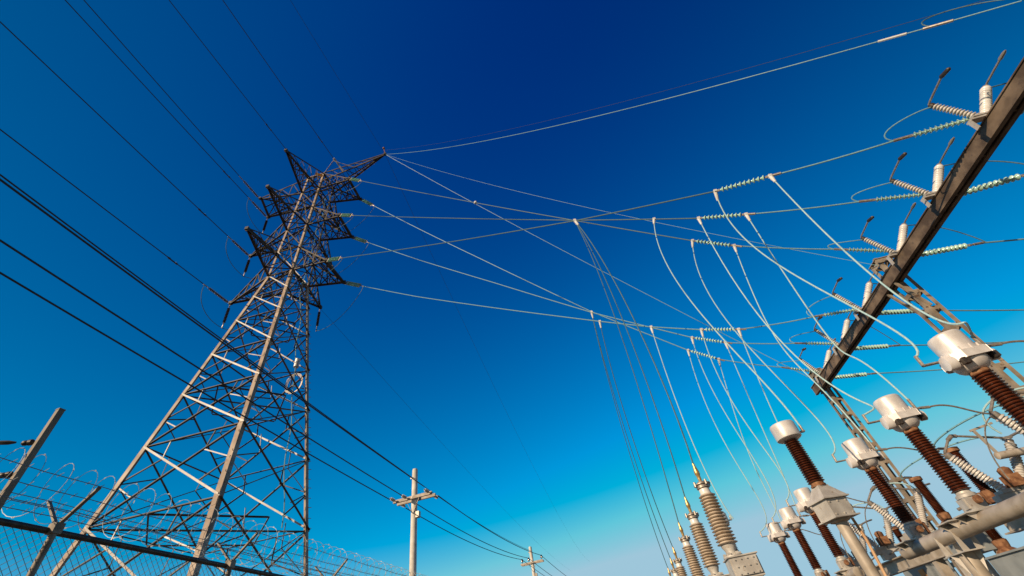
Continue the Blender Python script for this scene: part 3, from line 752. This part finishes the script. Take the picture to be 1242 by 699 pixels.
# ------------------------------------------------------------------ cable terminations
AR = [(11.07, 2.35), (13.9, 2.35), (17.0, 2.35), (21.2, 2.35), (23.8, 2.36), (26.6, 2.36)]
def make_ar(label, s, t_):
    t = thing('cable_termination', label, 'insulator', G(s, t_, 0), RZ, 'cable terminations')
    b = MB()
    for sx in (-1, 1):
        for sy in (-1, 1): b.angle((sx * .24 + .1, sy * .24, 0), (sx * .24 + .1, sy * .24, 2.5), .09, .01, (-sx, 0, 0), (0, -sy, 0))
    b.bar((-.1, -.22, .4), (.3, -.22, 2.2), .06, .01); b.bar((-.1, .22, .4), (.3, .22, 2.2), .06, .01); b.build('support_frame', 'pipe', t)
    b = MB(); b.box((.12, 0, 2.69), (.56, .5, .37)); b.box((.12, 0, 2.885), (.62, .56, .022)); b.box((.12, -.27, 2.7), (.5, .03, .3))
    for sx in (-.18, -.06, .06, .18):
        for zz in (2.58, 2.7, 2.82): b.lathe([(.014, 0), (.014, .025)], (.12 + sx, -.285, zz), (0, -1, 0), 6)
    b.build('sealing_box', 'plate', t)
    b = MB(); b.lathe([(.2, 2.9), (.2, 2.93), (.12, 2.94), (.11, 3.02), (.15, 3.1), (.15, 3.13)], n=24)
    for k in range(6):
        a = k * math.pi / 3; b.box((.16 * math.cos(a), .16 * math.sin(a), 2.95), (.05, .05, .06))
    b.build('base_flange', 'plate', t)
    b = MB(); b.lathe(sheds(1.02, 16, .145, .205, 3.13, taper=.07), n=32); b.build('insulator', 'arrester', t)
    b = MB(); b.lathe([(.13, 4.15), (.12, 4.17), (.12, 4.27), (.1, 4.28)], n=24); b.build('neck', 'white', t)
    b = MB(); b.lathe([(.10, 4.28), (.15, 4.29), (.15, 4.35), (.19, 4.36), (.19, 4.38), (.11, 4.385), (.09, 4.43), (.04, 4.45)], n=24)
    for k in range(4):
        a = k * math.pi / 2 + .4; b.lathe([(.03, 4.33), (.03, 4.43)], (.18 * math.cos(a), .18 * math.sin(a), 0), n=8)
    b.build('top_cap', 'fitting', t)
    b = MB(); b.lathe([(.035, 4.44), (.045, 4.5), (.045, 4.58), (.06, 4.6), (.06, 4.66), (.03, 4.8), (.03, 4.86)], n=14); b.build('stem_connector', 'brass', t)
    return t
ARN = ['largest and nearest tan ribbed cable termination with a brass stem', 'second nearest tan ribbed cable termination in its row', 'third tan ribbed cable termination in its row, cut off by the bottom edge',
       'fourth cable termination of the row, its cap just above the bottom edge', 'fifth cable termination, mostly below the bottom edge', 'farthest cable termination at the bottom edge']
ar0 = make_ar(ARN[0], *AR[0])
for i in range(1, 6): dup(ar0, G(*AR[i], 0), ARN[i])

# ------------------------------------------------------------------ droppers
def dropper(p, q, label, group, r=.026, m='wire', up=.12, down=.62, side=None, ha=-.25, hb=.4, x=None):
    p, q = Vector(p), Vector(q); L = (p - q).length
    h = Vector((q.x - p.x, q.y - p.y, 0))
    c1 = p + Vector((0, 0, -down * L)) + h * ha; c2 = q + Vector((0, 0, up * L)) - h * hb
    if side: c1 += side; c2 += side * .5
    if x:                                                          # slack shape: tangent lengths and sideways bow
        nb = Vector((.707, -.707, 0)); z = Vector((0, 0, 1))
        c1 = p - z * x[0] * L + h * x[1] + nb * x[4] * L; c2 = q + z * x[2] * L - h * x[3] + nb * x[5] * L
    cable('dropper_cable', bez(p, c1, c2, q, 30), r, m, label, 'cable', group, 8)
    b = MB(); d = (c1 - p).normalized()
    b.box(p, (.10, .10, .09)); b.tube([p + Vector((0, 0, .0)), p + d * .14, p + d * .34], [.05, .055, .034], 8)
    tag(b.build('tap_clamp', 'white'), 'pale clamp atop the ' + label.replace('white cable dropping to', 'dropper to').replace('long dark cable hanging down to', 'dropper to').replace(' of the row', '').replace('hidden voltage transformer behind the terminations', 'hidden voltage transformer'), 'clamp', 'tap clamps')
XR = [(1.2, .69, .08, -.8, -.08, .01), (1.05, .08, .42, .87, -.11, -.04), (.7, .4, .42, .45, -.14, -.04), (.85, .3, .3, .5, -.12, -.03), (.95, .2, .36, .6, -.10, -.02), (.75, .35, .3, .4, -.13, -.03)]
XL = [(.32, -.52, .01, 0, -.08, .09), (1.0, .28, .03, .45, -.13, .14), (.39, .2, .05, 1.2, -.18, .09), (.6, .1, .05, .7, -.14, .1), (.5, .0, .05, .5, -.12, .12), (.7, .1, .03, .8, -.15, .1)]
for i in range(6):
    ia = IN_A[i]; cn = ['nearest', 'second', 'third', 'fourth', 'fifth', 'sixth'][i]
    dropper(nodes[i][ia], ctp(i, -.55, .12, 1.71), 'white cable dropping to the left terminal of the %s current transformer' % cn, 'droppers to the current transformers', r=.018, m='drop', x=XL[i])
    dropper(nodes[i][ia + 1], ctp(i, .36, -.04, 1.76), 'white cable dropping to the right terminal of the %s current transformer' % cn, 'droppers to the current transformers', r=.018, m='drop', x=XR[i])
    dropper(nodes[i][DROP_N[i]], G(*AR[i], 4.84), 'long dark cable hanging down to the %s cable termination of the row' % cn, 'droppers to the cable terminations', r=.018, m='thin', up=.2, down=.3, ha=.25, hb=.05, side=Vector((.45, -.3, 0)) if i < 3 else Vector((-.4, -.2, 0)))
dropper(nodes[1][2], G(VTS[0][0], VTS[0][1] + .33, 4.66), 'white cable dropping to the drum-headed voltage transformer', 'droppers to the voltage transformers', r=.018, m='drop', x=(.38, .64, .22, .88, -.14, .03))
dropper(nodes[3][3], G(VTS[1][0], VTS[1][1] + .33, 4.66), 'white cable dropping to the hidden voltage transformer behind the terminations', 'droppers to the voltage transformers', r=.018, m='drop', x=(1.0, .5, -.05, 1.1, -.11, 0))

# ------------------------------------------------------------------ pipe supports
def make_support(label, s0, s1, t_, legs, brs):
    t = thing('pipe_support', label, 'support', G((s0 + s1) / 2, t_, 0), RZ, 'pipe supports')
    sm = (s0 + s1) / 2; zc = 2.53; r = .13
    b = MB(); b.lathe([(r - .03, s0 - sm - .005), (r, s0 - sm), (r, s1 - sm), (r - .02, s1 - sm + .012), (.02, s1 - sm + .012)], (0, 0, zc), (0, 1, 0), 32); b.build('horizontal_pipe', 'pipe', t)
    for s in brs:
        y = s - sm; b = MB()
        b.box((.04, y, zc + .146), (.58, .44, .02))
        for yy in (-.16, .16):
            b.prism([Vector((-.24, y + yy, zc + .135)), Vector((-.125, y + yy, zc + .01)), Vector((-.09, y + yy, zc + .09)), Vector((-.04, y + yy, zc + .118)), Vector((.04, y + yy, zc + .118)), Vector((.09, y + yy, zc + .09)), Vector((.125, y + yy, zc + .01)), Vector((.30, y + yy, zc + .135))], (0, 1, 0), .012)
        b.build('mounting_bracket', 'plate', t)
    for s in legs:
        y = s - sm; b = MB()
        b.lathe([(.3, 0), (.3, .03), (.13, .032), (.13, zc - .31)], (0, y, 0), n=24); lg = b.build('leg', 'pipe', t)
        b = MB(); b.box((0, y, zc - .30), (.36, .66, .02)); 
        for yy in (-.3, .3):
            for sx in (-1, 1):
                b.prism([Vector((sx * .06, y + yy, zc - .288)), Vector((sx * .17, y + yy, zc - .288)), Vector((sx * .15, y + yy, zc + .03)), Vector((sx * .128, y + yy, zc - .02)), Vector((sx * .09, y + yy, zc - .10))], (0, 1, 0), .014)
        for a in range(4):
            an = R(45 + 90 * a); dx, dy = math.cos(an), math.sin(an)
            b.prism([Vector((dx * .13, y + dy * .13, zc - .312)), Vector((dx * .24, y + dy * .24, zc - .312)), Vector((dx * .13, y + dy * .13, zc - .62))], (-dy, dx, 0), .014)
        b.build('saddle_plate', 'plate', lg)
    return t
make_support('thick grey horizontal pipe on legs carrying the three near current transformers', 5.2, 12.62, 6.25, (6.2, 10.75), [c[0] for c in CT[:3]] + [10.35])
make_support('farther horizontal pipe on legs carrying the three small current transformers', 15.4, 21.6, 6.22, (16.6, 20.2), [c[0] for c in CT[3:]])

# ------------------------------------------------------------------ V-shaped disconnect switches
VZ = 3.04
def make_v(label, s, t_):
    t = thing('disconnect_switch', label, 'switch', G(s, t_, VZ), RZ, 'disconnect switches')
    t.scale = (1.22, 1.22, 1.22)
    b = MB(); b.box((0, 0, .06), (.7, .18, .10)); b.box((-.1, 0, .14), (.3, .22, .06)); b.box((.2, 0, .14), (.24, .2, .06)); b.box((0, 0, -.06), (.3, .16, .14)); b.build('base_frame', 'plate', t)
    b = MB(); b.box((.06, -.1, .27), (.22, .2, .2)); b.lathe([(.09, 0), (.1, .03), (.1, .1), (.05, .14)], (.06, -.1, .37), (0, 0, 1), 14); b.build('operating_box', 'rust', t)
    pl, ql = Vector((-.12, 0, .17)), Vector((-.50, 0, .86)); pr, qr = Vector((.24, 0, .17)), Vector((.62, 0, .88))
    b = MB(); tilt_insul(b, pl, ql, 17, .062, .085); b.build('slanted_insulator', 'grey', t)
    b = MB(); tilt_insul(b, pr, qr, 16, .066, .088); b.build('upright_insulator', 'grey', t)
    for q, p in ((ql, pl), (qr, pr)):
        d = (q - p).normalized(); b = MB(); b.lathe([(.06, 0), (.065, .02), (.065, .07), (.03, .09)], q, d, 12); b.build('terminal_cap', 'fitting', t)
    e, f = ql + Vector((-.04, 0, .09)), qr + Vector((.04, 0, .1))
    b = MB(); b.tube([e, e + Vector((.25, .02, .22))], .024, 8); b.tube([e + Vector((.25, .02, .22)), e + Vector((.36, .02, .28)), e + Vector((.44, .02, .26))], .038, 8)
    b.tube([e + Vector((.4, .02, .27)), f], .022, 8); b.build('switch_blade', 'fitting', t)
    b = MB(); b.tube([f, f + Vector((.25, .05, .06)), f + Vector((.5, .2, .1))], .022, 8); b.box(f, (.12, .1, .05)); b.build('contact_jaw', 'fitting', t)
    b = MB(); b.tube([(.0, .06, .1), (.0, .9, .02), (.02, 2.2, -.06)], .016, 6); b.build('link_rod', 'fitting', t)
    return t
VS = [(9.8, 8.55), (12.3, 8.93), (7.4, 8.6), (16.2, 8.6), (18.5, 8.6), (20.8, 8.6)]
VN = ['disconnect switch with V-set grey insulators behind the second current transformer from the right', 'disconnect switch with V-set insulators beside the end of the near support pipe',
      'disconnect switch with V-set insulators behind the largest current transformer', 'disconnect switch on the far support pipe nearest the viewer', 'disconnect switch in the middle of the far support pipe', 'disconnect switch at the far end of the far support pipe']
v0 = make_v(VN[0], *VS[0])
for i in range(1, 6): dup(v0, G(*VS[i], VZ), VN[i])
CTV = {0: 2, 1: 0, 2: 1, 3: 3, 4: 4, 5: 5}
for i in range(6):
    v = VS[CTV[i]]; p = ctp(i, .61, -.04, 1.54); q = G(v[0], v[1] - .62, VZ + 1.12)
    cable('jumper_wire', bez(p, p + B_ * .45 + Vector((0, 0, .03)), q - B_ * .35 + Vector((0, 0, .06)), q, 20), .017, 'fitting', 'grey jumper from the right of the %s current transformer to its switch' % ['nearest', 'second', 'third', 'fourth', 'fifth', 'sixth'][i], 'jumper', 'jumpers to the disconnect switches')

for (s0, s1, nm) in ((6.4, 13.0, 'grey steel rail carrying the nearer disconnect switches'), (15.5, 21.5, 'grey steel rail carrying the farther disconnect switches')):
    t = thing('switch_stand', nm, 'support', G((s0 + s1) / 2, 8.72, 0), RZ, 'switch stands')
    b = MB(); b.box((0, 0, 2.86), (.30, s1 - s0, .03)); b.box((0, 0, 2.70), (.03, s1 - s0, .3)); b.box((0, 0, 2.535), (.30, s1 - s0, .03)); b.build('rail', 'pipe', t)
    for y in (-(s1 - s0) * .36, (s1 - s0) * .36):
        b = MB(); b.box((0, y, 1.26), (.22, .22, 2.52)); b.build('leg', 'pipe', t)

# ------------------------------------------------------------------ circuit breakers behind
def bushing(name, label, s, t_, z0, z1, group, r=.13):
    t = thing(name, label, 'bushing', G(s, t_, z0), RZ, group)
    L = z1 - z0
    b = MB(); b.lathe([(.2, -.1), (.2, -.05), (.13, .0), (.15, .1), (.15, .16), (.11, .18)], n=20); b.build('base_flange', 'rust', t)
    b = MB(); b.lathe(sheds(L - .28, 26, .098, r, .17), n=24); b.build('insulator', 'brown', t)
    b = MB(); b.lathe([(.1, L - .12), (.16, L - .11), (.16, L - .02), (.1, L), (.03, L)], n=18); b.build('top_cap', 'rust', t)
    b = MB(); b.tube([(-.05, 0, L), (-.22, 0, L + .04), (-.3, .02, L + .02)], .035, 8); b.build('top_terminal', 'fitting', t)
    return t
def breaker(s, t_, z, label, L=2.0):
    t = thing('breaker_tank', label, 'circuit breaker', G(s, t_, 0), RZ, 'circuit breakers')
    b = MB(); prof = []
    b.box((0, 0, z - .35), (.75, L, .6)); b.box((0, 0, z - .03), (.85, L + .1, .04)); b.box((0, 0, z - .66), (.8, L + .05, .04))
    b.build('tank', 'tank', t)
    b = MB()
    for sx in (-.3, .3):
        for sy in (-L * .4, L * .4): b.bar((sx, sy, 0), (sx, sy, z - .68), .1, .1)
    b.build('leg_frame', 'plate', t)
    b = MB(); b.box((-.385, -L * .26, z - .25), (.012, .34, .2)); b.build('warning_label', 'orange', t)
    return t
breaker(13.3, 9.1, 2.28, 'grey breaker tank with an orange label at the lower right corner', 2.2)
breaker(15.3, 9.1, 3.1, 'farther grey breaker tank behind the near support pipe', .9)
breaker(20.1, 10.2, 2.7, 'small grey breaker tank beyond the far support pipe', 1.6)
bushing('breaker_bushing', 'slim dark brown bushing behind the gap between the two nearest current transformers', 13.1, 9.0, 3.25, 4.46, 'breaker bushings')
bushing('breaker_bushing', 'slim dark brown bushing behind the second current transformer', 15.2, 9.0, 3.24, 4.38, 'breaker bushings')
bushing('breaker_bushing', 'dark brown bushing on the grey tank at the lower right corner', 14.0, 9.0, 2.36, 3.25, 'breaker bushings')
bushing('breaker_bushing', 'dark brown bushing at the far right below the support pipe', 12.5, 9.1, 2.36, 3.3, 'breaker bushings')
bushing('breaker_bushing', 'short dark brown bushing beyond the square tank of the voltage transformer', 20.1, 10.1, 2.8, 3.9, 'breaker bushings')
# bus pipe and its stand at the right edge
t = thing('bus_pipe', 'short grey bus pipe with a capped end behind the near insulators', 'pipe', G(12.0, 9.0, 3.86), RZ)
b = MB(); b.lathe([(.02, -.02), (.075, 0), (.08, .03), (.08, 3.4), (.02, 3.42)], (0, 0, 0), (1, .12, 0), 18); b.build('tube', 'pipe', t)
b = MB(); b.box((2.2, .26, -2.0), (.14, .14, 3.7)); b.build('stand', 'column', t)
b = MB(); b.bar((.49, 0, .69), (-.07, 0, .62), .035, .045); b.bar((0, 0, .64), (.05, 0, .05), .045, .05); b.build('stay_rod', 'pipe', t)
for i, (s, t_) in enumerate([(15.2, 9.0), (13.1, 9.0)]):
    v = VS[1 - i]; p = G(s, t_ - .3, (4.38, 4.46)[i] + .02); q = G(v[0] + .2, v[1] + .85, VZ + 1.2)
    cable('jumper_wire', bez(p, p - B_ * .3 + Vector((0, 0, .3)), q + Vector((0, 0, .5)), q, 18), .02, 'wire', 'pale looped lead from the %s slim brown bushing to the disconnect switch' % ['farther', 'nearer'][i], 'jumper', 'bushing leads')
    p2 = G(s + .3, t_ - .7, 5.0 - .3); 

for i, nm in ((1, 'second'), (3, 'fourth'), (4, 'fifth')):
    v = VS[CTV[i]]; p = G(v[0], v[1] + .80, VZ + 1.19); q = G(v[0] + .9, v[1] - .1, VZ + .95)
    cable('jumper_wire', bez(p, p + Vector((0, 0, .55)) - B_ * .1, q + Vector((0, 0, .75)) - B_ * .5, q, 20), .018, 'drop', 'pale looped lead rising from the upright insulator behind the %s current transformer' % nm, 'jumper', 'looped switch leads')
    p = G(v[0] + .05, v[1] - .5, VZ + 1.1); q = G(v[0] + .6, v[1] - .9, VZ + .1)
    cable('jumper_wire', bez(p, p - B_ * .35 + Vector((0, 0, .1)), q + Vector((0, 0, .6)), q, 16), .014, 'fitting', 'thin grey lead dropping from the slanted insulator behind the %s current transformer' % nm, 'jumper', 'switch down leads')

# ------------------------------------------------------------------ perimeter fence
FD = Vector((.16, .987, 0)).normalized(); FN = Vector((FD.y, -FD.x, 0))
FP = Vector((-5.21, 4.27, 0)); RAIL = 3.42
fen = thing('perimeter_fence', 'chain-link security fence with barbed strands and a razor coil along the lower left', 'fence', FP, math.atan2(-FD.x, FD.y))
SP = 2.38; Y0, Y1 = -3, 12
b = MB(); b.tube([(0, Y0 * SP, RAIL), (0, Y1 * SP, RAIL)], .030, 10); b.build('top_rail', 'darkfit', fen)
for k in range(Y0, Y1 + 1):
    y = k * SP
    b = MB(); b.tube([(.04, y, 0), (.04, y, RAIL + .03)], .032, 10); po = b.build('post', 'fence', fen)
    b = MB(); b.box((.03, y, RAIL + .02), (.10, .09, .1))
    for sx in (-1, 1): b.bar((.03, y, RAIL + .04), (.03 + sx * .34, y, RAIL + .36), .022, .035, up=(0, 1, 0))
    b.build('barb_arm', 'fence', po)
b = MB()
ptc = .078; k = Y0 * SP; Hm = RAIL - .02; z_lo = .05
y = Y0 * SP - Hm
while y < Y1 * SP:
    for sgn in (1, -1):
        ya, yb = (y, y + (Hm - z_lo)) if sgn > 0 else (y + (Hm - z_lo), y)
        b.tube([(-.035 + sgn * .002, ya, z_lo), (-.035 + sgn * .002, yb, Hm)], .0030, 3, caps=False)
    y += ptc
b.build('chain_link', 'fencewire', fen)
for sx in (-1, 1):
    for f in (.35, .68, 1.0):
        b = MB(); x, z = .03 + sx * .34 * f, RAIL + .04 + .32 * f + .01
        n = int((Y1 - Y0) * SP / .6)
        b.tube([(x, Y0 * SP + k * .6, z - .012 * math.sin(k * 1.57) ** 2) for k in range(n)], .004, 4)
        y = Y0 * SP
        while y < Y1 * SP:
            b.bar((x - .02, y, z - .02), (x + .02, y + .02, z + .02), .004, .004); b.bar((x + .02, y, z - .02), (x - .02, y + .02, z + .02), .004, .004); y += .14
        b.build('barbed_strand', 'fencewire', fen)
b = MB(); pts = []; cr_ = .30; pitch = .26; n = int((Y1 - Y0) * SP / pitch * 22)
for k in range(n):
    a = 2 * math.pi * k / 22; pts.append((-.30 + cr_ * math.cos(a), Y0 * SP + pitch * k / 22 + .03 * math.sin(a * .37), RAIL + .46 + cr_ * math.sin(a)))
b.tube(pts, .0034, 4)
for k in range(0, n, 4):
    p = Vector(pts[k]); a = 2 * math.pi * k / 22; d = Vector((-math.sin(a), .1, math.cos(a))); o_ = Vector((math.cos(a), 0, math.sin(a)))
    b.prism([p - d * .022 - o_ * .008, p + d * .022 - o_ * .008, p + d * .014 + o_ * .008, p - d * .014 + o_ * .008], (0, 1, 0), .002)
b.build('razor_coil', 'fencewire', fen)

# ------------------------------------------------------------------ tall post with strand insulators at the left edge
lp = thing('fence_post', 'tall square steel post with two black strand insulators at the left edge', 'post', (-5.32, 3.735, 0), R(-14))
b = MB(); b.box((0, 0, 2.28), (.058, .058, 4.56)); b.box((0, 0, 4.565), (.064, .064, .012)); b.build('post_shaft', 'post', lp)
for z in (3.85, 4.19):
    b = MB(); b.lathe([(.012, 0), (.018, .02), (.032, .03), (.032, .06), (.018, .07), (.028, .085), (.028, .11), (.012, .13)], (-.03, -.02, z), (-1, -.45, -.02), 12); b.build('strand_insulator', 'darkfit', lp)
b = MB(); b.box((-.06, -.02, 3.45), (.04, .09, .12)); b.build('bracket', 'orange', lp)
for z, nm in ((4.19, 'upper'), (3.85, 'lower')):
    p = lp.location + Vector((-.19, -.07, z)); cable('strand_wire', sag_line(p, p + Vector((-3.2, -1.45, -.1)), .03, 8), .006, 'oldwire', 'thin %s wire tied to the tall post at the left edge' % nm, 'wire')
    b = MB(); d = Vector((-1, -.45, -.02)).normalized(); b.tube([p, p + d * .06, p + d * .16, p + d * .2], [.01, .022, .022, .008], 6); tag(b.build('wire_tensioner', 'darkfit'), 'dark tensioner on the %s wire at the left post' % nm, 'tensioner')
